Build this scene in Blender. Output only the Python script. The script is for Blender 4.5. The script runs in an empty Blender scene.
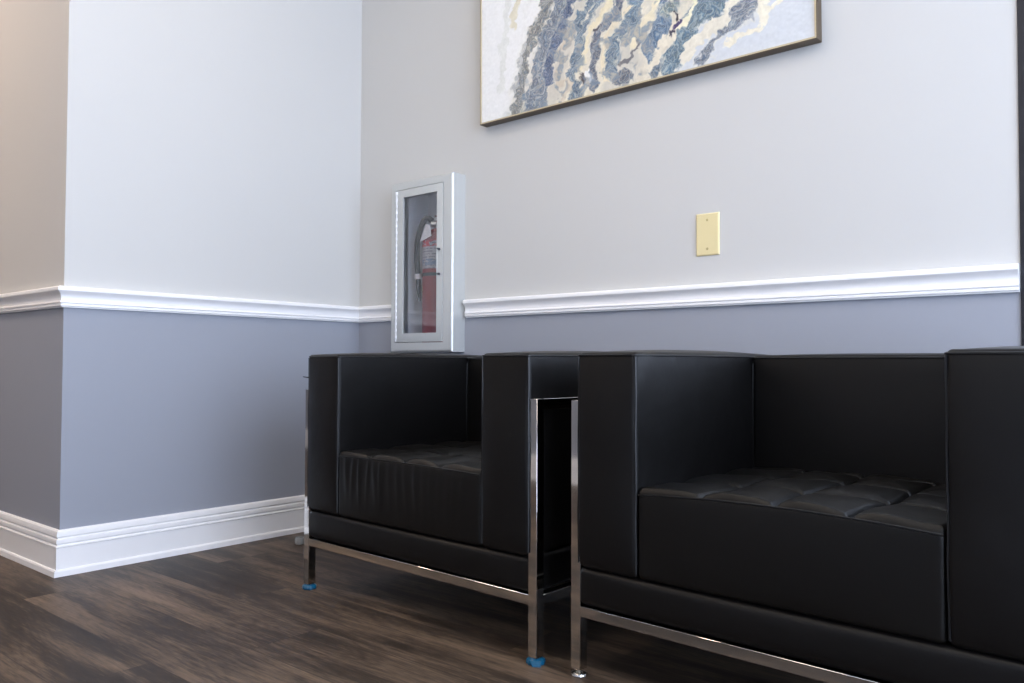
import bpy, bmesh, math, random
import numpy as np
from mathutils import Vector, Matrix
random.seed(4)
SC = bpy.context.scene
COL = SC.collection
PI = math.pi

# ------------------------------------------------------------------ helpers
def lin(c):
    return tuple(((v/255.0)/12.92 if v/255.0 <= .04045 else ((v/255.0+.055)/1.055)**2.4) for v in c) + (1.0,)

class NT:
    def __init__(s, name):
        s.m = bpy.data.materials.new(name); s.m.use_nodes = True
        s.t = s.m.node_tree; s.t.nodes.clear()
        s.out = s.t.nodes.new('ShaderNodeOutputMaterial')
    def n(s, typ, **kw):
        nd = s.t.nodes.new(typ)
        for k, v in kw.items():
            if hasattr(nd, k): setattr(nd, k, v)
        return nd
    def l(s, a, b): s.t.links.new(a, b)
    def math(s, op, a, b=None, c=None):
        nd = s.t.nodes.new('ShaderNodeMath'); nd.operation = op
        for i, v in enumerate((a, b, c)):
            if v is None: continue
            if isinstance(v, (int, float)): nd.inputs[i].default_value = v
            else: s.l(v, nd.inputs[i])
        return nd.outputs[0]
    def mix(s, f, a, b):
        nd = s.t.nodes.new('ShaderNodeMix'); nd.data_type = 'RGBA'
        for i, v in ((0, f), (6, a), (7, b)):
            if isinstance(v, (int, float, tuple)): nd.inputs[i].default_value = v
            else: s.l(v, nd.inputs[i])
        return nd.outputs[2]
    def principled(s, **kw):
        p = s.n('ShaderNodeBsdfPrincipled')
        for k, v in kw.items():
            k = k.replace('_', ' ')
            if isinstance(v, (int, float, tuple)): p.inputs[k].default_value = v
            else: s.l(v, p.inputs[k])
        s.l(p.outputs[0], s.out.inputs[0]); s.p = p
        return p
    def bump(s, h, strength=.2, dist=.001):
        b = s.n('ShaderNodeBump'); b.inputs['Strength'].default_value = strength
        b.inputs['Distance'].default_value = dist
        s.l(h, b.inputs['Height']); s.l(b.outputs[0], s.p.inputs['Normal'])
    def noise(s, vec, scale, detail=2, rough=.5, dim='3D'):
        nd = s.n('ShaderNodeTexNoise'); nd.noise_dimensions = dim
        nd.inputs['Scale'].default_value = scale; nd.inputs['Detail'].default_value = detail
        nd.inputs['Roughness'].default_value = rough
        if vec is not None: s.l(vec, nd.inputs['Vector'])
        return nd.outputs['Fac']
    def obj(s): return s.n('ShaderNodeTexCoord').outputs['Object']

def simple(name, rgb, rough=.5, metal=0.0, noise=0.0, nscale=40, bump=0.0, **kw):
    t = NT(name); c = lin(rgb)
    if noise:
        f = t.noise(t.obj(), nscale, 3)
        d = tuple(v*(1-noise) for v in c[:3])+(1,); e = tuple(min(1, v*(1+noise)) for v in c[:3])+(1,)
        col = t.mix(f, d, e)
    else: col = c
    t.principled(Base_Color=col, Roughness=rough, Metallic=metal, **kw)
    if bump: t.bump(t.noise(t.obj(), nscale*8, 3), bump, .0006)
    return t.m

def link(name, bm, mat, parent=None, smooth=True, loc=None):
    me = bpy.data.meshes.new(name)
    bmesh.ops.recalc_face_normals(bm, faces=bm.faces)
    bm.to_mesh(me); bm.free()
    for m in (mat if isinstance(mat, (list, tuple)) else [mat]): me.materials.append(m)
    if smooth:
        me.polygons.foreach_set('use_smooth', [True]*len(me.polygons))
        try: me.set_sharp_from_angle(angle=math.radians(38))
        except Exception: pass
    o = bpy.data.objects.new(name, me); COL.objects.link(o)
    if parent: o.parent = parent
    if loc: o.location = loc
    return o

def thing(name, label, cat, loc=(0, 0, 0), rz=0, group=None):
    o = bpy.data.objects.new(name, None); COL.objects.link(o)
    o.location = loc; o.rotation_euler = (0, 0, rz); o.empty_display_size = .1
    return tag(o, label, cat, group)

def tag(o, label, cat, group=None):
    o['label'] = label; o['category'] = cat
    if group: o['group'] = group
    return o

def struct(name, bm, mat, parent=None, smooth=False):
    o = link(name, bm, mat, parent, smooth)
    if not parent: o['kind'] = 'structure'
    return o

def box(bm, x0, x1, y0, y1, z0, z1, bev=0.0, seg=2):
    vs = [bm.verts.new((x, y, z)) for x in (x0, x1) for y in (y0, y1) for z in (z0, z1)]
    fs = [bm.faces.new([vs[i] for i in f]) for f in
          ((0, 1, 3, 2), (4, 6, 7, 5), (0, 4, 5, 1), (2, 3, 7, 6), (0, 2, 6, 4), (1, 5, 7, 3))]
    if bev:
        es = list({e for f in fs for e in f.edges})
        bmesh.ops.bevel(bm, geom=es, offset=bev, segments=seg, affect='EDGES', profile=.5)
    return bm

def B(*a, **k):
    return box(bmesh.new(), *a, **k)

def tube(bm, pts, r, n=8, closed=False, caps=True):
    pts = [Vector(p) for p in pts]; N = len(pts); rings = []
    up = None
    for i, p in enumerate(pts):
        if closed: d = pts[(i+1) % N]-pts[i-1]
        else: d = pts[min(i+1, N-1)]-pts[max(i-1, 0)]
        d.normalize()
        if up is None:
            up = Vector((0, 0, 1)) if abs(d.z) < .9 else Vector((1, 0, 0))
        a = up-d*up.dot(d)
        if a.length < 1e-4: a = d.orthogonal()
        a.normalize(); up = a; b = d.cross(a)
        rr = r[i] if isinstance(r, (list, tuple)) else r
        rings.append([bm.verts.new(p+a*math.cos(2*PI*k/n)*rr+b*math.sin(2*PI*k/n)*rr) for k in range(n)])
    for i in range(N if closed else N-1):
        A, C = rings[i], rings[(i+1) % N]
        for k in range(n): bm.faces.new((A[k], A[(k+1) % n], C[(k+1) % n], C[k]))
    if caps and not closed:
        bm.faces.new(rings[0][::-1]); bm.faces.new(rings[-1])
    return bm

def lathe(bm, prof, cx, cy, cz, n=24):
    rings = []
    for r, z in prof:
        if r < 1e-6: rings.append([bm.verts.new((cx, cy, cz+z))])
        else: rings.append([bm.verts.new((cx+r*math.cos(2*PI*k/n), cy+r*math.sin(2*PI*k/n), cz+z)) for k in range(n)])
    for A, C in zip(rings, rings[1:]):
        for k in range(n):
            k2 = (k+1) % n
            if len(A) == 1 and len(C) == 1: continue
            if len(A) == 1: bm.faces.new((A[0], C[k2], C[k]))
            elif len(C) == 1: bm.faces.new((A[k], A[k2], C[0]))
            else: bm.faces.new((A[k], A[k2], C[k2], C[k]))
    return bm

def axis_samples(a, b, r, n):
    e = [0, .12, .3, .52, .76]
    lo = [a+r*t for t in e]; hi = [b-r*t for t in e][::-1]
    mid = [a+r+(b-a-2*r)*i/n for i in range(n+1)]
    return lo+mid+hi

def cushion(x0, x1, y0, y1, z0, z1, r=.012, puff=(0, 0, 0, 0, 0, 0), n=(8, 8, 8), disp=None):
    """soft box; puff = outward swell of -x, +x, -y, +y, -z, +z faces"""
    bm = bmesh.new()
    A = [axis_samples(x0, x1, r, n[0]), axis_samples(y0, y1, r, n[1]), axis_samples(z0, z1, r, n[2])]
    N = [len(a)-1 for a in A]; cache = {}
    c = Vector(((x0+x1)/2, (y0+y1)/2, (z0+z1)/2)); h = Vector(((x1-x0)/2, (y1-y0)/2, (z1-z0)/2))
    def V(i, j, k):
        if (i, j, k) in cache: return cache[(i, j, k)]
        p = Vector((A[0][i], A[1][j], A[2][k]))
        q = Vector([max(c[a]-h[a]+r, min(c[a]+h[a]-r, p[a])) for a in range(3)])
        d = p-q
        if d.length > 1e-9: p = q+d.normalized()*r
        u = [(p[a]-c[a])/h[a] for a in range(3)]
        o = Vector((0, 0, 0))
        for a in range(3):
            b1, b2 = (a+1) % 3, (a+2) % 3
            w = max(0, 1-abs(u[b1])**2.6)*max(0, 1-abs(u[b2])**2.6)
            s = puff[2*a+(1 if u[a] > 0 else 0)]
            o[a] += s*w*math.copysign(abs(u[a])**5, u[a])
        p = p+o
        if disp: p = disp(p, u)
        cache[(i, j, k)] = bm.verts.new(p); return cache[(i, j, k)]
    for i in range(N[0]):
        for j in range(N[1]):
            for k in (0, N[2]):
                bm.faces.new((V(i, j, k), V(i+1, j, k), V(i+1, j+1, k), V(i, j+1, k)))
    for i in range(N[0]):
        for k in range(N[2]):
            for j in (0, N[1]):
                bm.faces.new((V(i, j, k), V(i+1, j, k), V(i+1, j, k+1), V(i, j, k+1)))
    for j in range(N[1]):
        for k in range(N[2]):
            for i in (0, N[0]):
                bm.faces.new((V(i, j, k), V(i, j+1, k), V(i, j+1, k+1), V(i, j, k+1)))
    return bm

# ------------------------------------------------------------------ materials
def wall_paint():
    t = NT('two_tone_wall_paint'); co = t.obj()
    sp = t.n('ShaderNodeSeparateXYZ'); t.l(co, sp.inputs[0])
    f = t.math('LESS_THAN', sp.outputs[2], .815)
    col = t.mix(f, lin((207, 206, 203)), lin((159, 163, 173)))
    t.principled(Base_Color=col, Roughness=.62, Specular_IOR_Level=.35)
    t.bump(t.noise(co, 420, 3, .6), .12, .0006)
    return t.m

def floor_wood():
    t = NT('dark_wood_planks'); co = t.obj()
    sp = t.n('ShaderNodeSeparateXYZ'); t.l(co, sp.inputs[0]); x, y = sp.outputs[0], sp.outputs[1]
    W, L = .185, 1.22
    v = t.math('DIVIDE', t.math('ADD', y, .742+W*40), W)
    row = t.math('FLOOR', v); fv = t.math('FRACT', v)
    h = t.math('FRACT', t.math('MULTIPLY', t.math('SINE', t.math('MULTIPLY', row, 12.9898)), 43758.5))
    u = t.math('DIVIDE', t.math('ADD', t.math('ADD', x, 40), t.math('MULTIPLY', h, L)), L)
    cl = t.math('FLOOR', u); fu = t.math('FRACT', u)
    idv = t.math('ADD', t.math('MULTIPLY', row, 7.13), t.math('MULTIPLY', cl, 3.71))
    wn = t.n('ShaderNodeTexWhiteNoise'); wn.noise_dimensions = '1D'; t.l(idv, wn.inputs['W'])
    tint = wn.outputs['Value']
    # grain space: stretched along x, shifted per plank
    cb = t.n('ShaderNodeCombineXYZ')
    t.l(t.math('ADD', x, t.math('MULTIPLY', tint, 37.0)), cb.inputs[0]); t.l(y, cb.inputs[1]); t.l(t.math('MULTIPLY', tint, 19.0), cb.inputs[2])
    mp = t.n('ShaderNodeMapping'); mp.inputs['Scale'].default_value = (1.1, 9.0, 1); t.l(cb.outputs[0], mp.inputs[0])
    broad = t.noise(mp.outputs[0], 1.6, 3, .55)
    mp2 = t.n('ShaderNodeMapping'); mp2.inputs['Scale'].default_value = (3.0, 60.0, 1); t.l(cb.outputs[0], mp2.inputs[0])
    fine = t.noise(mp2.outputs[0], 2.6, 4, .7)
    # cathedral figure: bands of a slow noise field
    mp3 = t.n('ShaderNodeMapping'); mp3.inputs['Scale'].default_value = (1.0, 4.6, 1); t.l(cb.outputs[0], mp3.inputs[0])
    fld = t.noise(mp3.outputs[0], 1.3, 2, .45)
    band = t.math('ABSOLUTE', t.math('SINE', t.math('MULTIPLY', fld, 75.0)))
    mp4 = t.n('ShaderNodeMapping'); mp4.inputs['Scale'].default_value = (14, 130.0, 1); t.l(cb.outputs[0], mp4.inputs[0])
    pore = t.noise(mp4.outputs[0], 2.0, 2, .6)
    f = t.math('ADD', t.math('MULTIPLY', broad, 1.15), t.math('MULTIPLY', fine, .75))
    f = t.math('ADD', f, t.math('MULTIPLY', band, .06))
    f = t.math('ADD', f, t.math('MULTIPLY', pore, .35))
    f = t.math('ADD', f, t.math('MULTIPLY', tint, .13))
    f = t.math('SUBTRACT', f, .66)
    cr = t.n('ShaderNodeValToRGB'); t.l(f, cr.inputs[0])
    e = cr.color_ramp.elements
    e[0].position = .18; e[0].color = lin((21, 17, 14)); e[1].position = .92; e[1].color = lin((122, 103, 85))
    m_ = e.new(.5); m_.color = lin((58, 48, 40))
    seam = t.math('LESS_THAN', t.math('MINIMUM', fv, t.math('SUBTRACT', 1.0, fv)), .007)
    seam2 = t.math('LESS_THAN', fu, .0016)
    s = t.math('MAXIMUM', seam, seam2)
    col = t.mix(t.math('MULTIPLY', s, .55), cr.outputs[0], lin((40, 33, 30)))
    rg = t.math('ADD', .40, t.math('MULTIPLY', fine, .18))
    t.principled(Base_Color=col, Roughness=rg, Specular_IOR_Level=.36)
    t.bump(t.math('SUBTRACT', t.math('MULTIPLY', t.math('ADD', fine, pore), .5), s), .25, .0008)
    return t.m

def leather(name, rgb=(20, 20, 22), rough=.42, wr=.0):
    t = NT(name); co = t.obj()
    f = t.noise(co, 6, 3)
    c = lin(rgb); col = t.mix(f, tuple(v*.8 for v in c[:3])+(1,), tuple(v*1.25 for v in c[:3])+(1,))
    t.principled(Base_Color=col, Roughness=t.math('ADD', rough-.05, t.math('MULTIPLY', t.noise(co, 25, 2), .1)), Specular_IOR_Level=.27)
    vo = t.n('ShaderNodeTexVoronoi'); vo.inputs['Scale'].default_value = 900; t.l(co, vo.inputs['Vector'])
    h = t.math('ADD', t.math('MULTIPLY', vo.outputs['Distance'], .12), t.math('MULTIPLY', t.noise(co, 11, 3, .5), 4.0))
    t.bump(h, .35, .0016)
    return t.m

def glass(name, tint=(1, 1, 1, 1), extra=.02):
    t = NT(name)
    tr = t.n('ShaderNodeBsdfTransparent'); tr.inputs[0].default_value = tint
    gl = t.n('ShaderNodeBsdfGlossy'); gl.inputs['Roughness'].default_value = .02
    lw = t.n('ShaderNodeLayerWeight'); lw.inputs[0].default_value = .5
    fr = t.math('MULTIPLY', t.math('POWER', lw.outputs['Facing'], 5.0), .9)
    mx = t.n('ShaderNodeMixShader'); t.l(t.math('ADD', fr, .04+extra), mx.inputs[0])
    t.l(tr.outputs[0], mx.inputs[1]); t.l(gl.outputs[0], mx.inputs[2]); t.l(mx.outputs[0], t.out.inputs[0])
    return t.m

def emit(name, rgb, s):
    t = NT(name); e = t.n('ShaderNodeEmission'); e.inputs[0].default_value = lin(rgb); e.inputs[1].default_value = s
    t.l(e.outputs[0], t.out.inputs[0]); return t.m

M = dict(
    wall=wall_paint(), floor=floor_wood(),
    trim=simple('white_gloss_trim_paint', (250, 249, 249), .30, noise=.02, nscale=6),
    ceil=simple('white_ceiling_paint', (226, 224, 220), .8, noise=.02, nscale=10),
    leather=leather('black_leather', (11, 10, 10)), seat=leather('black_seat_leather', (11, 10, 9), .42),
    piping=simple('black_piping', (11, 11, 13), .38, noise=.1, nscale=200),
    chrome=simple('polished_chrome', (214, 211, 206), .06, 1.0, noise=.03, nscale=12),
    glide=simple('chrome_glide', (215, 213, 208), .18, 1.0, noise=.03, nscale=40),
    film=simple('blue_protective_film', (8, 80, 112), .3, 0, noise=.25, nscale=160, bump=.4),
    clear=simple('cloudy_plastic', (190, 190, 188), .2, noise=.1, nscale=60, Transmission_Weight=.5),
    cab=simple('silver_powder_coat', (206, 208, 206), .28, .35, noise=.02, nscale=60),
    cabin=simple('cabinet_tub_enamel', (232, 234, 240), .5, 0, noise=.02, nscale=30),
    steel=simple('brushed_hinge_steel', (205, 205, 205), .3, .9, noise=.08, nscale=300),
    hinge=simple('hinge_enamel', (238, 240, 242), .35, .2, noise=.03, nscale=300),
    gunmetal=simple('gunmetal', (92, 94, 98), .35, .7, noise=.05, nscale=200),
    rubber=simple('black_rubber', (26, 27, 31), .5, noise=.1, nscale=80),
    red=simple('red_enamel', (140, 20, 28), .3, noise=.05, nscale=20),
    frame=simple('dark_bronze_frame', (92, 78, 60), .45, .2, noise=.12, nscale=60),
    lip=simple('pale_gold_lip', (196, 182, 152), .4, .2, noise=.08, nscale=80),
    ivory=simple('ivory_plastic', (232, 216, 166), .38, noise=.02, nscale=20),
    screw=simple('ivory_screw', (196, 178, 124), .35, .3, noise=.03, nscale=200),
    dark=simple('dark_aluminium', (24, 24, 31), .45, .0, noise=.08, nscale=40),
    glass=glass('clear_glass'), cabglass=glass('cabinet_glass', (.93, .94, .95, 1), .05),
    paper=simple('tag_paper', (235, 228, 230), .7, noise=.03, nscale=60),
)

WARM, NEUT = 14.5, 6.5
SKYC, SKYS = (.67, .78, 1.0), 6.4
EXPO = 0.62

# ------------------------------------------------------------------ room (x along the back wall, y into it, z up)
L = 1.136                      # depth of the alcove's left wall
CEIL = 2.75
XL, XR, YF = -3.2, 4.3, -2.80   # far ends of the room
T = .15
FX0, FX1, FZ0, FZ1 = .285, .575, .700, 1.312    # hole in the back wall for the recessed cabinet
DX0, DX1, DZ = 2.319, 3.30, 2.15                # doorway in the back wall
DEPTH = 2.2

struct('floor', B(XL-T, XR+T, YF-T, T, -.10, 0), M['floor'])
struct('ceiling', B(XL-T, XR+T, YF-T, T, CEIL, CEIL+.12), M['ceil'])
bm = bmesh.new()
for a in ((-T, FX0, 0, CEIL), (FX0, FX1, 0, FZ0), (FX0, FX1, FZ1, CEIL), (FX1, DX0, 0, CEIL), (DX0, DX1, DZ, CEIL), (DX1, XR+T, 0, CEIL)):
    box(bm, a[0], a[1], 0, T, a[2], a[3])
struct('wall_back', bm, M['wall'])
struct('wall_left', B(-T, 0, -L, 0, 0, CEIL), M['wall'])
struct('wall_corridor', B(XL, -T, -L, -L+T, 0, CEIL), M['wall'])
struct('wall_far_left', B(XL-T, XL, YF, -L+T, 0, CEIL), M['wall'])
struct('wall_front', B(XL-T, XR+T, YF-T, YF, 0, CEIL), M['wall'])
WY0, WY1, WZ0, WZ1 = -2.7, -.2, .10, 2.55
bm = bmesh.new()
for a in ((YF, WY0, 0, CEIL), (WY1, 0, 0, CEIL), (WY0, WY1, 0, WZ0), (WY0, WY1, WZ1, CEIL)):
    box(bm, XR, XR+T, a[0], a[1], a[2], a[3])
struct('wall_right', bm, M['wall'])

RAIL = [(0, .870), (.019, .8695), (.0245, .866), (.0262, .861), (.0258, .856), (.022, .852), (.0165, .847), (.0135, .840), (.0125, .833),
        (.0135, .8265), (.0165, .823), (.0168, .820), (.0125, .818), (.0125, .8165), (.0145, .8150), (.0145, .8105), (.0095, .8085), (.0095, .806), (0, .806)]
BASE = [(0, .137), (.0045, .137), (.0095, .133), (.0118, .126), (.0122, .118), (.0085, .1145), (.0085, .1125), (.0130, .1095), (.0142, .104),
        (.0138, .0985), (.0095, .0945), (.0095, .0925), (.0155, .090), (.0160, .0865), (.0135, .0845), (.0135, .021), (.0170, .0205), (.0200, .0160), (.0212, .0005), (0, .0005)]
def run(name, prof, a, b, nrm, ea, eb, idx=None):
    """profile along a..b on a wall with outward normal nrm; ea/eb = mitre slope at each end"""
    a, b, nrm = Vector(a+(0,)), Vector(b+(0,)), Vector(nrm+(0,)); d = (b-a).normalized()
    bm = bmesh.new()
    r0 = [bm.verts.new(a+nrm*o-d*ea*o+Vector((0, 0, z))) for o, z in prof]
    r1 = [bm.verts.new(b+nrm*o+d*eb*o+Vector((0, 0, z))) for o, z in prof]
    n = len(prof)
    for i in range(n): bm.faces.new((r0[i], r0[(i+1) % n], r1[(i+1) % n], r1[i]))
    bm.faces.new(r0[::-1]); bm.faces.new(r1)
    o = link(name, bm, M['trim'], None, True)
    o.data.set_sharp_from_angle(angle=math.radians(25)); o['kind'] = 'structure'
    return o
run('trim_1', RAIL, (XL, -L), (0, -L), (0, -1), 0, 1)
run('trim_2', RAIL, (0, -L), (0, 0), (1, 0), 1, -1)
run('trim_3', RAIL, (0, 0), (.2635, 0), (0, -1), -1, 0)
run('trim_4', RAIL, (.606, 0), (DX0-.002, 0), (0, -1), 0, 0)
run('trim_5', RAIL, (XL+.0, YF), (XR, YF), (0, 1), 0, 0)
run('baseboard_corridor', BASE, (XL, -L), (0, -L), (0, -1), 0, 1)
run('baseboard_left', BASE, (0, -L), (0, 0), (1, 0), 1, -1)
run('baseboard_back', BASE, (0, 0), (DX0-.002, 0), (0, -1), -1, 0)
run('baseboard_front', BASE, (XL, YF), (XR, YF), (0, 1), 0, 0)

# glazed door with a dark aluminium frame
bm = bmesh.new()
box(bm, DX0, DX0+.05, -.004, T, 0, DZ, .001); box(bm, DX1-.05, DX1, -.004, T, 0, DZ, .001); box(bm, DX0+.05, DX1-.05, -.004, T, DZ-.05, DZ, .001)
d1 = struct('door_1', bm, M['dark'])
bm = bmesh.new(); x0, x1 = DX0+.055, DX1-.055
box(bm, x0, x0+.06, .04, .085, .01, DZ-.055, .002); box(bm, x1-.06, x1, .04, .085, .01, DZ-.055, .002)
box(bm, x0+.06, x1-.06, .04, .085, .01, .20, .002); box(bm, x0+.06, x1-.06, .04, .085, DZ-.14, DZ-.055, .002)
struct('door_leaf', bm, M['dark'], d1)
struct('door_pane', B(x0+.06, x1-.06, .060, .066, .20, DZ-.14), M['glass'], d1)
bm = bmesh.new(); tube(bm, [(x1-.03, .04, .9), (x1-.03, -.01, .9), (x1-.03, -.01, 1.2), (x1-.03, .04, 1.2)], .009, 10)
struct('door_handle', bm, M['chrome'], d1, True)
# shop window in the right wall: the daylight in the room
bm = bmesh.new(); w = .05
for y0, y1, z0, z1 in ((WY0, WY1, WZ0, WZ0+w), (WY0, WY1, WZ1-w, WZ1), (WY0, WY0+w, WZ0+w, WZ1-w), (WY1-w, WY1, WZ0+w, WZ1-w)):
    box(bm, XR+.02, XR+.09, y0, y1, z0, z1, .002)
w1 = struct('window_1', bm, M['dark'])
for k in (1, 2):
    y = WY0+(WY1-WY0)*k/3
    struct('mullion', B(XR+.02, XR+.09, y-.025, y+.025, WZ0+w, WZ1-w, .002), M['dark'], w1)
struct('window_pane', B(XR+.05, XR+.056, WY0+w, WY1-w, WZ0+w, WZ1-w), M['glass'], w1)

# recessed ceiling lights
def ceiling_light(x, y, w, d, m, label):
    t = thing('ceiling_light', label, 'ceiling light', (x, y, CEIL))
    bm = bmesh.new()
    for a in ((-w/2-.02, w/2+.02, -d/2-.02, -d/2), (-w/2-.02, w/2+.02, d/2, d/2+.02), (-w/2-.02, -w/2, -d/2, d/2), (w/2, w/2+.02, -d/2, d/2)):
        box(bm, a[0], a[1], a[2], a[3], -.014, 0)
    link('frame', bm, M['trim'], t, False)
    link('diffuser', B(-w/2, w/2, -d/2, d/2, -.008, -.001), m, t, False)
warm = emit('warm_light_diffuser', (255, 228, 206), WARM)
neut = emit('neutral_light_diffuser', (255, 238, 218), NEUT)
ceiling_light(-1.0, -2.1, .6, .6, warm, 'square warm ceiling light over the corridor on the left')
ceiling_light(1.1, -1.25, 1.2, .3, neut, 'long ceiling light above the two armchairs')
ceiling_light(1.4, -2.45, 1.2, .3, neut, 'long ceiling light nearest the front wall')
ceiling_light(3.3, -1.7, 1.2, .3, neut, 'long ceiling light nearest the shop window')

# ------------------------------------------------------------------ armchairs
W, D, PW = .8727, .660, .0237
ZR0, ZR1, PT = .1234, .1451, .5651
AX, AL = .1632, .0195
SH, AH, BD, AB = .395, .6545, .483, .2225

def arm(t, sgn, wrinkle):
    x0, x1 = AL, AX
    rnd = random.Random(7*wrinkle+(1 if sgn > 0 else 0))
    ph = [rnd.uniform(0, 6) for _ in range(6)]
    def disp(p, u):
        # soft puckers running down from the top corner
        k = max(0, (u[2]-.1))*max(0, .6-abs(u[1]+.75))
        p.x += math.copysign(1, u[0])*k*.004*math.sin(p.z*55+p.y*70+ph[0])
        p.y += .0012*math.sin(p.z*23+ph[1])*(1 if u[1] < 0 else 0)
        kk = max(0, 1-(p.z-AB)/.035)
        if u[0] < 0: p.x += .007*kk*kk
        if u[1] < 0: p.y += .003*kk*kk
        return p
    bm = cushion(x0, x1, -.005, D-.016, AB+.002, AH+.0095, .010, (.008, .003, .007, .004, 0, .0085), (6, 16, 18), disp)
    a = link('armrest', bm, M['leather'], t)
    bm = bmesh.new(); r = .012
    def rr(x, y): return (x, y, AH+.0035)
    e = .0008; xa, xb, ya, yb = x0-e, x1+e, -.005-e, D-.016+e
    loop = []
    for cx, cy, a0 in ((xa+r, ya+r, PI), (xb-r, ya+r, 1.5*PI), (xb-r, yb-r, 0), (xa+r, yb-r, .5*PI)):
        for k in range(5):
            an = a0+k*PI/8; loop.append((cx+r*math.cos(an), cy+r*math.sin(an), AH+.0035))
    # swell with the cushion
    pts = []
    N = len(loop)
    for i in range(N):
        p, q = Vector(loop[i]), Vector(loop[(i+1) % N]); m = 12 if (p-q).length > .2 else 1
        for s in range(m): pts.append(p.lerp(q, s/m))
    tube(bm, pts, .0021, 6, True)
    for x in (xa+.003, xb-.003):
        tube(bm, [(x+.0006*math.sin(z*40+ph[2]), ya+.003, z) for z in [AB+.012+(AH-.012-AB)*k/14 for k in range(15)]], .0021, 6)
    link('piping', bm, M['piping'], a)
    if sgn > 0:
        for o in (a, a.children[0]):
            me = o.data
            for v in me.vertices: v.co.x = W-v.co.x
            me.flip_normals()
    return a

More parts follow.
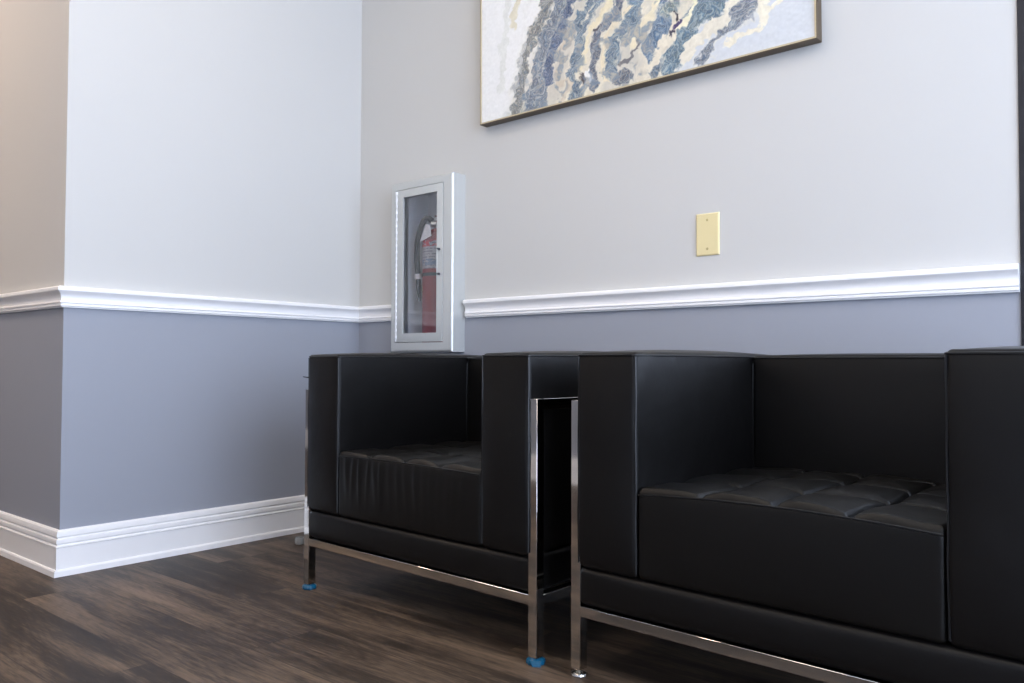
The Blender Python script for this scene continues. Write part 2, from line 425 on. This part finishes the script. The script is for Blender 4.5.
def armchair(name, label, loc, rz, which, feet):
    t = thing(name, label, 'armchair', loc, rz, 'black leather armchairs')
    # base panel, back, seat
    link('base', cushion(PW-.010, W-PW+.010, .0015, D-.03, ZR1+.001, AB+.004, .016, (0, 0, .006, 0, 0, 0), (20, 10, 8)), M['leather'], t)
    arm(t, -1, which); arm(t, 1, which+10)
    b = link('backrest', cushion(AX+.001, W-AX-.001, BD, D-.016, AB+.004, AH+.0075, .010, (0, 0, .008, .003, 0, .0045), (16, 6, 16)), M['leather'], t)
    bm = bmesh.new()
    tube(bm, [(AX+.004+(W-2*AX-.008)*k/16, BD-.001, AH+.0015) for k in range(17)], .0021, 6)
    for x in (AX+.004, W-AX-.004):
        tube(bm, [(x, BD-.001-.002*math.sin(PI*k/10), SH+.0+(AH-.012-SH)*k/10) for k in range(11)], .0018, 6)
    link('piping', bm, M['piping'], b)
    sx = [AX+(W-2*AX)*k/4 for k in (1, 2, 3)]; sy = [.160, .318, .455]
    rnd = random.Random(which)
    wr = [(AX+.045+.030*i+rnd.uniform(-.008, .008), rnd.uniform(.006, .011), rnd.uniform(.3, 1.0)*(1 if i < 11 else .35), rnd.uniform(-.12, .16)) for i in range(16)]
    jit = [rnd.uniform(-.004, .004) for _ in range(20)]
    def crown(x): return (.0045 if which == 1 else .0105)*(1-((x-W/2)/(W/2-AX))**2)
    def disp(p, u):
        if u[2] > .5:
            k = (u[2]-.5)*2
            p.z += crown(p.x)*k
        if u[2] > .93 and u[1] > -.99:
            fade = min(1, max(0, (p.y+.004)/.007))
            fx = min(1, max(0, (p.x-AX-.01)/.03), max(0, (W-AX-.01-p.x)/.03))
            dx = min(abs(p.x-s-.006*math.sin(p.y*19+i*2)) for i, s in enumerate(sx))
            dy = min(abs(p.y-s-.008*math.sin(p.x*24+i*3)*(.5+abs(math.sin(p.x*7+i)))) for i, s in enumerate(sy))
            gx = .8*math.exp(-(dx/.005)**2)+.6*math.exp(-(dx/.026)**2)
            gy = .8*math.exp(-(dy/.005)**2)+.6*math.exp(-(dy/.026)**2)
            p.z += fade*(.008-.0125*max(gx, gy)-.002*min(gx, gy))+.0012*math.sin(p.x*43+p.y*31)*fade*fx
        if u[1] < -.9:
            for cx, w, a, sl in wr:
                amp = .0036 if which == 1 else .0004
                z = (p.z-AB)/(SH-AB)
                d = (p.x-cx-sl*(p.z-SH))/w
                if abs(d) < 4: p.y -= amp*a*math.exp(-d*d)*min(1, max(0, z*1.9-.35))*max(0, min(1, (1.02-z)*9))
        return p
    s = link('seat', cushion(AX+.0015, W-AX-.0015, -.004, BD-.001, AB+.003, SH-.002, .010, (0, 0, .004, 0, 0, 0), (140, 120, 10), disp), M['seat'], t)
    s.data.set_sharp_from_angle(angle=math.radians(70))
    bm = bmesh.new()
    tube(bm, [(AX+.004+(W-2*AX-.008)*k/40, -.0042, SH-.0075+crown(AX+.004+(W-2*AX-.008)*k/40)) for k in range(41)], .0019, 6)
    link('piping', bm, M['piping'], s)
    # chrome frame
    k = 0
    for x in (0, W-PW):
        for y in (0, D-PW):
            g = link('leg', B(x, x+PW, y, y+PW, .014, PT, .0007, 1), M['chrome'], t)
            kind = feet[k]; k += 1
            cx, cy = x+PW/2, y+PW/2
            bm = bmesh.new()
            if kind == 'film':
                lathe(bm, [(0, 0), (.019, 0), (.0205, .004), (.019, .0095), (.013, .0125), (.007, .0135), (0, .0135)], cx, cy, 0, 28)
                rf = random.Random(which*5+k)
                for v in bm.verts:
                    v.co.x += rf.uniform(-.0013, .0013); v.co.y += rf.uniform(-.0013, .0013); v.co.z = max(0, v.co.z+rf.uniform(-.001, .001)*(v.co.z > .001))
                if x > 0:      # a torn flap of the film
                    vs = [bm.verts.new(q) for q in ((cx+.004, cy-.019, .010), (cx+.024, cy-.012, .012), (cx+.026, cy-.014, .0005), (cx+.010, cy-.024, .0005),
                                                    (cx+.004, cy-.017, .010), (cx+.022, cy-.010, .012), (cx+.024, cy-.012, .0005), (cx+.010, cy-.021, .0005))]
                    for f in ((0, 1, 2, 3), (4, 5, 6, 7), (0, 1, 5, 4), (1, 2, 6, 5), (2, 3, 7, 6), (3, 0, 4, 7)): bm.faces.new([vs[i] for i in f])
                f = link('foot', bm, M['film'], g); f['label'] = 'foot wrapped in blue film'
            else:
                lathe(bm, [(0, 0), (.0165, 0), (.0175, .002), (.0165, .0055), (.010, .0085), (.006, .010), (.006, .0145), (0, .0145)], cx, cy, 0, 28)
                link('foot', bm, M['glide'], g)
    for x in (0, W-PW):
        link('side_rail', B(x+.0003, x+PW-.0003, PW-.004, D-PW+.004, PT-PW, PT-.0002, .0007, 1), M['chrome'], t)
        link('side_rail', B(x+.0003, x+PW-.0003, PW-.004, D-PW+.004, ZR0, ZR1, .0007, 1), M['chrome'], t)
    link('front_rail', B(PW-.004, W-PW+.004, .0004, PW-.0004, ZR0, ZR1, .0010, 1), M['chrome'], t)
    link('rear_rail', B(PW, W-PW, D-PW, D, ZR0, ZR1, .0012, 1), M['chrome'], t)
    return t

A1 = armchair('leather_armchair', 'black leather armchair nearer the corner, under the extinguisher cabinet, blue film on its feet',
              (.6674, -.7395, 0), -.0413, 1, ('film', 'glide', 'film', 'glide'))
bm = bmesh.new(); tube(bm, [(AL+.002, .012, .5985), (-.004, .010, .5988), (-.022, .006, .6005)], [.0016, .0018, .0011], 8)
link('zipper_pull', bm, M['rubber'], A1)
armchair('leather_armchair', 'black leather armchair nearer the camera, below the ivory wall plate, bare chrome front foot',
         (1.6246, -.7688, 0), -.0431, 2, ('glide', 'glide', 'glide', 'glide'))

# little cloudy cup on the floor by the left wall
bm = bmesh.new()
lathe(bm, [(0, 0), (.017, 0), (.0185, .004), (.0175, .020), (.015, .024), (.0125, .0235), (.012, .008), (0, .007)], .178, -.405, 0, 28)
tag(link('furniture_cup', bm, M['clear']), 'small cloudy grey round furniture cup on the floor at the foot of the left wall', 'furniture cup')

# ------------------------------------------------------------------ fire extinguisher cabinet
def frame_ring(bm, X0, X1, Z0, Z1, x0, x1, z0, z1, y0, y1, r=.0, seg=3):
    """rectangular ring, outer X0..Z1, inner x0..z1; y0 front, y1 back; outer front edge rounded by r"""
    loops = []
    def loop(a, b, c, d, y): return [bm.verts.new(q) for q in ((a, y, c), (b, y, c), (b, y, d), (a, y, d))]
    loops.append(loop(x0, x1, z0, z1, y1)); loops.append(loop(x0, x1, z0, z1, y0))
    if r:
        for k in range(seg+1):
            a = PI/2*k/seg; i = r*(1-math.sin(a)); dy = r*(1-math.cos(a))
            loops.append(loop(X0+i, X1-i, Z0+i, Z1-i, y0+dy))
    else: loops.append(loop(X0, X1, Z0, Z1, y0))
    loops.append(loop(X0, X1, Z0, Z1, y1)); loops.append(loops[0])
    for A, C in zip(loops, loops[1:]):
        for k in range(4): bm.faces.new((A[k], A[(k+1) % 4], C[(k+1) % 4], C[k]))
    return bm
cb = thing('extinguisher_cabinet', 'silver wall cabinet with a glass door, interrupting the white chair rail', 'cabinet', (.4285, 0, .682))
def P(o): o.location = (-.4285, 0, -.682); return o
CX0, CX1, CZ0, CZ1 = .264, .593, .682, 1.327
bm = bmesh.new(); frame_ring(bm, CX0, CX1, CZ0, CZ1, .2915, .5490, .7175, 1.2965, -.068, -.0005, .012, 8)
P(link('trim', bm, M['cab'], cb))
bm = bmesh.new()
for a in ((.2875, .2915, -.06, .105, .704, 1.309), (.549, .573, -.06, .105, .704, 1.309), (.2915, .549, -.06, .105, .704, .7075), (.2915, .549, -.06, .105, 1.305, 1.309), (.2875, .573, .105, .109, .704, 1.309)):
    box(bm, *a)
P(link('tub', bm, M['cabin'], cb, False))
bm = bmesh.new(); frame_ring(bm, .2965, .5465, .7195, 1.2945, .336, .5165, .752, 1.266, -.0700, -.0625, .0015, 2)
dr = P(link('door', bm, M['cab'], cb))
o = link('pane', B(.332, .5205, -.0622, -.0600, .748, 1.270), M['cabglass'], dr, False)
bm = bmesh.new()
n = 46; z0 = .722; h = (1.292-z0)/n
for i in range(n):
    r = .0052 if i % 2 else .0034
    tube(bm, [(.3000, -.0690, z0+i*h), (.3000, -.0690, z0+(i+.92)*h)], r, 8)
link('hinge', bm, M['hinge'], dr)
bm = bmesh.new()
tube(bm, [(.5315, -.076, 1.054), (.5312, -.083, 1.050), (.5312, -.083, .968), (.5315, -.076, .964)], .0017, 8)
hd_ = link('handle', bm, M['cab'], dr)
for z in (1.054, .964):
    bm = bmesh.new(); tube(bm, [(.5315, -.0698, z), (.5315, -.080, z)], .0042, 12); tube(bm, [(.5250, -.0745, z+.002), (.5360, -.0745, z-.004)], .0022, 8)
    link('handle_mount', bm, M['gunmetal'], dr)

# ------------------------------------------------------------------ fire extinguisher inside
EX, EY, EZ = .428, .022, .7085
ex = thing('fire_extinguisher', 'red fire extinguisher with a black hose standing behind the cabinet glass', 'fire extinguisher', (EX, EY, EZ))
R_ = .0565
bm = bmesh.new()
lathe(bm, [(0, .002), (.048, 0), (.054, .004), (R_, .012), (R_, .375), (.0555, .395), (.050, .414), (.038, .430), (.022, .438), (.016, .442), (0, .442)], 0, 0, 0, 40)
cy = link('cylinder', bm, M['red'], ex)
# label wrapped on the cylinder
def wrap(a0, a1, z0, z1, off=.0006, n=20):
    bm = bmesh.new(); A = []
    for k in range(n+1):
        a = a0+(a1-a0)*k/n; c, s = math.cos(a), math.sin(a)
        A.append([bm.verts.new((c*r, s*r, z)) for r, z in ((R_+off, z0), (R_+off, z1), (R_-.0005, z1), (R_-.0005, z0))])
    for p, q in zip(A, A[1:]):
        for j in range(4): bm.faces.new((p[j], p[(j+1) % 4], q[(j+1) % 4], q[j]))
    bm.faces.new(A[0]); bm.faces.new(A[-1][::-1]); return bm
t = NT('extinguisher_label'); co = t.obj(); sp = t.n('ShaderNodeSeparateXYZ'); t.l(co, sp.inputs[0])
z = sp.outputs[2]
nz = t.noise(co, 120, 2); vz = t.math('FRACT', t.math('MULTIPLY', z, 95))
txt = t.math('MULTIPLY', t.math('LESS_THAN', vz, .42), t.math('GREATER_THAN', nz, .47))
col = t.mix(t.math('MULTIPLY', txt, .75), lin((178, 172, 178)), lin((84, 82, 96)))
blue = t.math('MULTIPLY', t.math('MULTIPLY', t.math('GREATER_THAN', z, .298), t.math('LESS_THAN', z, .322)), t.math('GREATER_THAN', t.noise(co, 60, 1), .45))
col = t.mix(t.math('MULTIPLY', blue, .7), col, lin((96, 124, 156)))
hd = t.math('MULTIPLY', t.math('GREATER_THAN', z, .368), t.math('GREATER_THAN', t.noise(co, 75, 1), .42))
col = t.mix(hd, col, lin((188, 62, 72)))
t.principled(Base_Color=col, Roughness=.4)
o = link('label', wrap(PI*.95, PI*1.95, .285, .392), t.m, cy)
o = link('strap', wrap(0, 2*PI-.01, .258, .270, .0022, 40), M['rubber'], ex); o['label'] = 'black retaining strap'
bm = bmesh.new(); lathe(bm, [(0, 0), (.012, 0), (.0145, .003), (.0145, .020), (.017, .024), (.017, .042), (.012, .048), (0, .048)], 0, 0, .440, 20)
hv = link('valve', bm, M['steel'], ex)
bm = bmesh.new()
box(bm, -.050, .026, -.009, .009, .486, .492, .002)
bmesh.ops.rotate(bm, verts=bm.verts, cent=(0, 0, .486), matrix=Matrix.Rotation(.18, 3, 'Y'))
bmesh.ops.rotate(bm, verts=bm.verts, cent=(0, 0, .486), matrix=Matrix.Rotation(-.7, 3, 'Z'))
link('lever', bm, M['red'], hv)
bm = bmesh.new()
box(bm, -.046, .020, -.008, .008, .464, .470, .002)
bmesh.ops.rotate(bm, verts=bm.verts, cent=(0, 0, .467), matrix=Matrix.Rotation(-.7, 3, 'Z'))
link('carry_handle', bm, M['red'], hv)
bm = bmesh.new(); tube(bm, [(.010, -.018, .455), (-.004, -.030, .455)], .011, 16)
link('pressure_gauge', bm, M['steel'], hv)
hp = [(-.006, -.020, .468), (-.020, -.032, .480), (-.038, -.036, .470), (-.057, -.036, .440), (-.070, -.035, .400), (-.077, -.033, .350), (-.078, -.030, .300), (-.076, -.028, .262), (-.073, -.026, .225)]
def smooth(pts, n=5):
    P_ = [Vector(p) for p in pts]; out = []
    for i in range(len(P_)-1):
        a, b, c, d = P_[max(i-1, 0)], P_[i], P_[i+1], P_[min(i+2, len(P_)-1)]
        for k in range(n):
            s = k/n; out.append(.5*((2*b)+(c-a)*s+(2*a-5*b+4*c-d)*s*s+(3*b-a-3*c+d)*s**3))
    return out+[P_[-1]]
hs = smooth(hp)
bm = bmesh.new(); tube(bm, hs, .0105, 12); ho = link('hose', bm, M['rubber'], ex)
bm = bmesh.new(); tube(bm, [(-.073, -.026, .228), (-.072, -.026, .20), (-.071, -.026, .17)], [.0105, .008, .006], 12); link('nozzle', bm, M['rubber'], ho)
bm = bmesh.new(); tube(bm, [(-.0765, -.0285, .272), (-.0755, -.028, .252)], .0135, 12); o = link('hose_clip', bm, M['paper'], ex); o['label'] = 'white hose clip'
# hanging paper tag
bm = bmesh.new()
vs = [(-.004, -.058, .452), (-.034, -.060, .386), (-.008, -.066, .392), (.034, -.066, .404), (.022, -.062, .445)]
f = [bm.verts.new(v) for v in vs]; g = [bm.verts.new((v[0]+.0006, v[1]+.0010, v[2])) for v in vs]
bm.faces.new(f); bm.faces.new(g[::-1])
for i in range(5): bm.faces.new((f[i], f[(i+1) % 5], g[(i+1) % 5], g[i]))
o = link('inspection_tag', bm, M['paper'], ex, False); o['label'] = 'white paper inspection tag'
# round sticker
t = NT('sticker_paper'); t.principled(Base_Color=t.mix(t.math('GREATER_THAN', t.noise(t.obj(), 110, 2), .54), lin((222, 214, 178)), lin((110, 108, 96))), Roughness=.5)
bm = bmesh.new(); ca = math.radians(222); C_ = []
for k in range(16):
    a = 2*PI*k/16; rr_ = .019*(1+.12*math.sin(3*a)); ang = ca+rr_*math.cos(a)/R_; C_.append((ang, .207+rr_*1.15*math.sin(a)))
fr = [bm.verts.new((math.cos(a)*(R_+.0008), math.sin(a)*(R_+.0008), z)) for a, z in C_]
bk = [bm.verts.new((math.cos(a)*(R_-.0004), math.sin(a)*(R_-.0004), z)) for a, z in C_]
cf = bm.verts.new((math.cos(ca)*(R_+.0008), math.sin(ca)*(R_+.0008), .207))
for k in range(16):
    bm.faces.new((fr[k], fr[(k+1) % 16], cf)); bm.faces.new((fr[k], bk[k], bk[(k+1) % 16], fr[(k+1) % 16]))
o = link('sticker', bm, t.m, cy, False); o['label'] = 'pale yellow and white sticker'

# ------------------------------------------------------------------ blank switch plate
sw = thing('wall_plate', 'blank ivory wall plate with two screws on the back wall, above the white chair rail', 'wall plate', (1.5515, 0, 1.0135))
bm = bmesh.new()
r = [(.0360, 0), (.0360, .0015), (.0345, .0042), (.0320, .0052)]
rings = []
for hw, d in r:
    hh = hw+.0250
    rings.append([bm.verts.new(q) for q in ((-hw, -d-.0002, -hh), (hw, -d-.0002, -hh), (hw, -d-.0002, hh), (-hw, -d-.0002, hh))])
for A, C in zip(rings, rings[1:]):
    for k in range(4): bm.faces.new((A[k], A[(k+1) % 4], C[(k+1) % 4], C[k]))
bm.faces.new(rings[-1]); bm.faces.new(rings[0][::-1])
link('plate', bm, M['ivory'], sw, False)
for z in (-.0415, .0415):
    bm = bmesh.new(); lathe(bm, [(.0, 0), (.0038, 0), (.0038, .0006), (.0025, .0014), (0, .0016)], 0, 0, 0, 16)
    box(bm, -.0034, .0034, -.0004, .0004, .0010, .0017)
    bmesh.ops.rotate(bm, verts=bm.verts, cent=(0, 0, 0), matrix=Matrix.Rotation(PI/2, 3, 'X'))
    bmesh.ops.translate(bm, verts=bm.verts, vec=(0, -.0052, z))
    link('screw', bm, M['screw'], sw)

# ------------------------------------------------------------------ framed painting (poured-paint abstract)
PX0, PX1, PZ0, PZ1 = .697, 1.879, 1.4845, 2.377
pt = thing('framed_painting', 'large abstract blue, grey and cream painting in a thin dark bronze frame', 'painting', ((PX0+PX1)/2, 0, PZ0))
def Q(o): o.location = (-(PX0+PX1)/2, 0, -PZ0); return o
bm = bmesh.new(); frame_ring(bm, PX0, PX1, PZ0, PZ1, PX0+.0018, PX1-.0018, PZ0+.0018, PZ1-.0018, -.0375, -.002)
pt.rotation_euler = (0, -.0055, 0)
fr = Q(link('frame', bm, M['frame'], pt, False))
bm = bmesh.new(); frame_ring(bm, PX0+.0018, PX1-.0018, PZ0+.0018, PZ1-.0018, PX0+.0062, PX1-.0062, PZ0+.0062, PZ1-.0062, -.0380, -.003)
Q(link('inner_lip', bm, M['lip'], pt, False))
STROKES = [
    ((226, 219, 200), 0.099, [(1.345, 1.745), (1.199, 1.628), (1.103, 1.456)]) ,
    ((222, 214, 196), 0.066, [(1.512, 1.697), (1.413, 1.575), (1.362, 1.496)]) ,
    ((152, 150, 140), 0.0297, [(1.001, 1.844), (0.942, 1.742), (0.899, 1.668), (0.878, 1.553), (0.87, 1.486)]) ,
    ((128, 142, 158), 0.0429, [(1.059, 1.827), (1.001, 1.71), (0.964, 1.618), (0.947, 1.487)]) ,
    ((62, 86, 132), 0.0165, [(1.091, 1.818), (1.047, 1.731), (1.022, 1.665), (0.994, 1.565)]) ,
    ((112, 140, 160), 0.0198, [(1.169, 1.796), (1.115, 1.746), (1.134, 1.676), (1.119, 1.615), (1.095, 1.556), (1.111, 1.49)]) ,
    ((140, 165, 182), 0.0132, [(1.199, 1.787), (1.154, 1.742), (1.123, 1.679)]) ,
    ((105, 112, 128), 0.0198, [(1.281, 1.776), (1.273, 1.709), (1.207, 1.696), (1.188, 1.656), (1.18, 1.584), (1.169, 1.52)]) ,
    ((122, 152, 172), 0.0264, [(1.341, 1.746), (1.316, 1.685), (1.259, 1.65), (1.248, 1.6), (1.233, 1.544)]) ,
    ((118, 122, 130), 0.0231, [(1.302, 1.522), (1.266, 1.517)]) ,
    ((134, 134, 138), 0.0099, [(1.341, 1.602), (1.302, 1.571), (1.273, 1.566)]) ,
    ((96, 130, 164), 0.0264, [(1.44, 1.705), (1.42, 1.645), (1.393, 1.601), (1.379, 1.559)]) ,
    ((112, 130, 146), 0.0132, [(1.403, 1.541), (1.386, 1.509)]) ,
    ((104, 138, 156), 0.0363, [(1.6, 1.657), (1.541, 1.642), (1.512, 1.62), (1.486, 1.58), (1.46, 1.554), (1.456, 1.51)]) ,
    ((150, 168, 160), 0.0198, [(1.48, 1.697), (1.44, 1.681)]) ,
    ((228, 222, 205), 0.0264, [(1.654, 1.665), (1.618, 1.609), (1.562, 1.595), (1.521, 1.571), (1.508, 1.533)]) ,
    ((124, 134, 148), 0.0132, [(1.723, 1.622), (1.665, 1.596), (1.617, 1.581), (1.587, 1.555), (1.574, 1.526), (1.553, 1.505)]) ,
    ((128, 138, 152), 0.0198, [(1.746, 1.646), (1.68, 1.626), (1.659, 1.621)]) ,
    ((208, 198, 180), 0.0132, [(1.067, 1.693), (1.035, 1.556), (1.087, 1.538), (1.067, 1.496)]) ,
    ((232, 222, 192), 0.0115, [(1.244, 1.764), (1.169, 1.715), (1.142, 1.648), (1.127, 1.568)]) ,
    ((230, 219, 192), 0.0132, [(1.313, 1.736), (1.229, 1.664), (1.218, 1.591), (1.226, 1.52)]) ,
    ((234, 224, 196), 0.0198, [(1.414, 1.719), (1.366, 1.647), (1.316, 1.599)]) ,
    ((228, 220, 200), 0.0149, [(1.453, 1.603), (1.413, 1.59), (1.372, 1.53)]) ,
    ((240, 234, 206), 0.0083, [(1.55, 1.697), (1.499, 1.642), (1.48, 1.623)]) ,
    ((236, 230, 210), 0.0115, [(1.798, 1.617), (1.743, 1.589), (1.72, 1.562)]) ,
    ((236, 230, 210), 0.0165, [(1.714, 1.561), (1.674, 1.555), (1.638, 1.539)]) ,
    ((243, 243, 240), 0.0198, [(1.154, 1.558), (1.15, 1.543)]) ,
    ((70, 66, 86), 0.0086, [(1.46, 1.619), (1.45, 1.616)]) ,
    ((64, 60, 70), 0.0079, [(1.467, 1.674), (1.473, 1.655)]) ,
    ((84, 74, 120), 0.0073, [(1.489, 1.65), (1.47, 1.632)]) ,
    ((90, 88, 96), 0.0099, [(1.188, 1.697), (1.177, 1.694)]) ,
    ((96, 94, 98), 0.0106, [(1.134, 1.553), (1.13, 1.541)]) ,
    ((218, 220, 212), 0.0231, [(0.828, 1.894), (0.81, 1.759), (0.793, 1.606)]) ,
    ((224, 219, 198), 0.0165, [(0.881, 1.879), (0.846, 1.802)]) ,
    ((236, 236, 232), 0.0231, [(0.916, 1.868), (0.89, 1.738), (0.847, 1.576)]) ,
]

def vnoise(x, z, seed):
    rg = np.random.RandomState(seed); n = 256; g = rg.rand(n, n)
    xi = np.floor(x).astype(int); zi = np.floor(z).astype(int); fx = x-xi; fz = z-zi
    fx = fx*fx*(3-2*fx); fz = fz*fz*(3-2*fz)
    a = g[xi % n, zi % n]; b = g[(xi+1) % n, zi % n]; c = g[xi % n, (zi+1) % n]; d = g[(xi+1) % n, (zi+1) % n]
    return (a*(1-fx)+b*fx)*(1-fz)+(c*(1-fx)+d*fx)*fz
def fbm(x, z, f, seed, o=4, gain=.5):
    s = 0; a = 1; t = 0
    for k in range(o):
        s = s+a*vnoise(x*f+13.7*k, z*f+7.1*k, seed+k); t += a; a *= gain; f *= 2
    return s/t*2-1
NX, NZ = 640, 480
cx0, cx1, cz0, cz1 = PX0+.0062, PX1-.0062, PZ0+.0062, PZ1-.0062
gx, gz = np.meshgrid(np.linspace(cx0, cx1, NX), np.linspace(cz0, cz1, NZ), indexing='ij')
wx = gx+.020*fbm(gx, gz, 14, 1)+.011*fbm(gx, gz, 45, 9)
wz = gz+.020*fbm(gx, gz, 14, 21)+.011*fbm(gx, gz, 45, 29)
wx2 = wx+.010*fbm(wx, wz, 90, 33); wz2 = wz+.010*fbm(wx, wz, 90, 38)
colr = np.zeros((NX, NZ, 3))
def sm(a, b, v):
    t = np.clip((v-a)/(b-a), 0, 1); return t*t*(3-2*t)
def C3(c): return np.array(c, float)
s_ = wx-(gz-1.5)*.55     # distance across the diagonal flow
m1 = sm(.78, .93, s_)[..., None]; m2 = sm(1.30, 1.44, s_)[..., None]
colr = C3((240, 240, 238))*(1-m1)+C3((206, 202, 190))*m1
colr = colr*(1-m2)+C3((208, 212, 216))*m2
PAL = [C3(v) for v in ((236, 231, 216), (150, 170, 186), (80, 110, 142), (112, 120, 130), (206, 200, 186), (58, 80, 122), (140, 140, 134), (214, 212, 206))]
f1 = fbm(wx, wz, 22, 111, 2); f2 = fbm(wx, wz, 52, 121, 2); f3 = fbm(wx2, wz2, 130, 131, 3)
for c, w, pts in STROKES:
    big = w > .05; dark = sum(c) < 500
    w = w*(1.0 if big else (1.30 if dark and w > .011 else 1.0))
    (ax, az), (bx, bz) = pts[0], pts[1]
    if az > 1.55 and not c[0] < 95 and w > .0135 and c != (243, 243, 240):   # the pour runs on up the canvas
        d_ = math.hypot(ax-bx, az-bz)+1e-6; ux = (ax-bx)/d_*.5+.2
        pts = [(ax+ux*.7*(2.45-az), 2.45)]+list(pts)
    dist = np.full(gx.shape, 9.0)
    for (x0, z0), (x1, z1) in zip(pts, pts[1:]):
        dx, dz = x1-x0, z1-z0; q = np.clip(((wx2-x0)*dx+(wz2-z0)*dz)/(dx*dx+dz*dz+1e-9), 0, 1)
        dist = np.minimum(dist, np.hypot(wx2-x0-q*dx, wz2-z0-q*dz))
    cc = C3(c)[None, None, :]*np.ones(gx.shape+(1,))*(.86 if dark else 1)
    if dark and w > .013:
        v = (dist/w*1.6+f1*2.6+f2*1.1+f3*.2+c[0]*.13) % 1.0*len(PAL)
        i0 = np.floor(v).astype(int) % len(PAL); fr_ = sm(0, 1, v-np.floor(v))[..., None]
        pal = np.array(PAL); pc = pal[i0]*(1-fr_)+pal[(i0+1) % len(PAL)]*fr_
        k = .48
        cc = cc*(1-k)+pc*k+(f3*13+f2*16)[..., None]
    else:
        cc = cc+(f3*10+f2*8)[..., None]
    e = w*(.62+.45*fbm(gx, gz, 22, 81)+.25*f2)
    soft = .004 if not big else .05
    if dark and w > .013: soft = .009
    a = (1-sm(e-soft*.3, e+soft, dist))[..., None]
    if sum(c) > 600 and c[0]-c[2] < 12 and c[0] < 242: a = a*.5
    colr = colr*(1-a)+cc*a
    if dark and w > .013:     # pale lacing round each pour
        r_ = (np.exp(-((dist-e-.007)/.0030)**2)*(.35+.5*np.abs(f2)))[..., None]; colr = colr*(1-r_)+C3((232, 227, 210))*r_
# blue-grey flecks drifting between the pours, strongest in the middle of the canvas
mz = (m1[..., 0]*(1-m2[..., 0]))
fl = (sm(.10, .34, f1*.6+f2*.55+.02)*mz*.75)[..., None]
fc = C3((120, 138, 156))*(1-sm(-.3, .4, f3)[..., None])+C3((168, 164, 154))*sm(-.3, .4, f3)[..., None]
colr = colr*(1-fl)+fc*fl
colr = colr+(fbm(gx, gz, 160, 91, 2)*5)[..., None]
colr = np.clip(colr, 0, 255)/255
colr = np.where(colr <= .04045, colr/12.92, ((colr+.055)/1.055)**2.4)
me = bpy.data.meshes.new('canvas')
zz = -.0345+.0006*fbm(gx, gz, 60, 95, 2)
co = np.stack([gx, zz, gz], -1).reshape(-1, 3)
idx = np.arange(NX*NZ).reshape(NX, NZ)
q = np.stack([idx[:-1, :-1], idx[1:, :-1], idx[1:, 1:], idx[:-1, 1:]], -1).reshape(-1, 4)
# back sheet so that the canvas has thickness
nb = len(co); cb4 = np.array([[cx0, -.006, cz0], [cx1, -.006, cz0], [cx1, -.006, cz1], [cx0, -.006, cz1]])
allv = np.vstack([co, cb4])
faces = [tuple(f) for f in q.tolist()]+[(nb+3, nb+2, nb+1, nb)]
me.from_pydata(allv.tolist(), [], faces)
at = me.color_attributes.new('paint', 'FLOAT_COLOR', 'POINT')
data = np.ones((len(allv), 4), dtype=np.float32); data[:nb, :3] = colr.reshape(-1, 3)
at.data.foreach_set('color', data.ravel())
me.polygons.foreach_set('use_smooth', [True]*len(me.polygons))
t = NT('poured_paint'); an = t.n('ShaderNodeAttribute'); an.attribute_name = 'paint'
t.principled(Base_Color=an.outputs['Color'], Roughness=.3, Specular_IOR_Level=.5)
me.materials.append(t.m)
cv = bpy.data.objects.new('canvas', me); COL.objects.link(cv); cv.parent = pt; Q(cv)

# ------------------------------------------------------------------ light
wd = bpy.data.worlds.new('World'); SC.world = wd; wd.use_nodes = True
bg = wd.node_tree.nodes['Background']; bg.inputs[0].default_value = SKYC+(1,); bg.inputs[1].default_value = SKYS
def portal(name, loc, rot, sx, sy):
    l = bpy.data.lights.new(name, 'AREA'); l.shape = 'RECTANGLE'; l.size = sx; l.size_y = sy
    l.cycles.is_portal = True
    o = bpy.data.objects.new(name, l); COL.objects.link(o); o.location = loc; o.rotation_euler = rot
portal('window_portal', (XR+.12, (WY0+WY1)/2, (WZ0+WZ1)/2), (0, PI/2, 0), WZ1-WZ0, WY1-WY0)
portal('door_portal', ((DX0+DX1)/2, T+.01, DZ/2), (-PI/2, 0, 0), DX1-DX0, DZ)

# ------------------------------------------------------------------ camera
cam = bpy.data.cameras.new('camera'); co_ = bpy.data.objects.new('camera', cam); COL.objects.link(co_)
f, cx, cy_, yaw, pit, roll = 814.26, 2.62081, -2.1452, .69925, .02738, .00349
fw = Vector((-math.sin(yaw)*math.cos(pit), math.cos(yaw)*math.cos(pit), math.sin(pit)))
rt = Vector((math.cos(yaw), math.sin(yaw), 0)); up = rt.cross(fw)
r2 = rt*math.cos(roll)+up*math.sin(roll); u2 = up*math.cos(roll)-rt*math.sin(roll)
m = Matrix((r2, u2, -fw)).transposed().to_4x4(); m.translation = (cx, cy_, .64)
co_.matrix_world = m
cam.sensor_width = 36; cam.lens = f/1024*36; cam.clip_start = .02
SC.camera = co_
vs_ = SC.view_settings; vs_.view_transform = 'Standard'; vs_.look = 'None'; vs_.gamma = 1; vs_.use_curve_mapping = False; vs_.exposure = EXPO
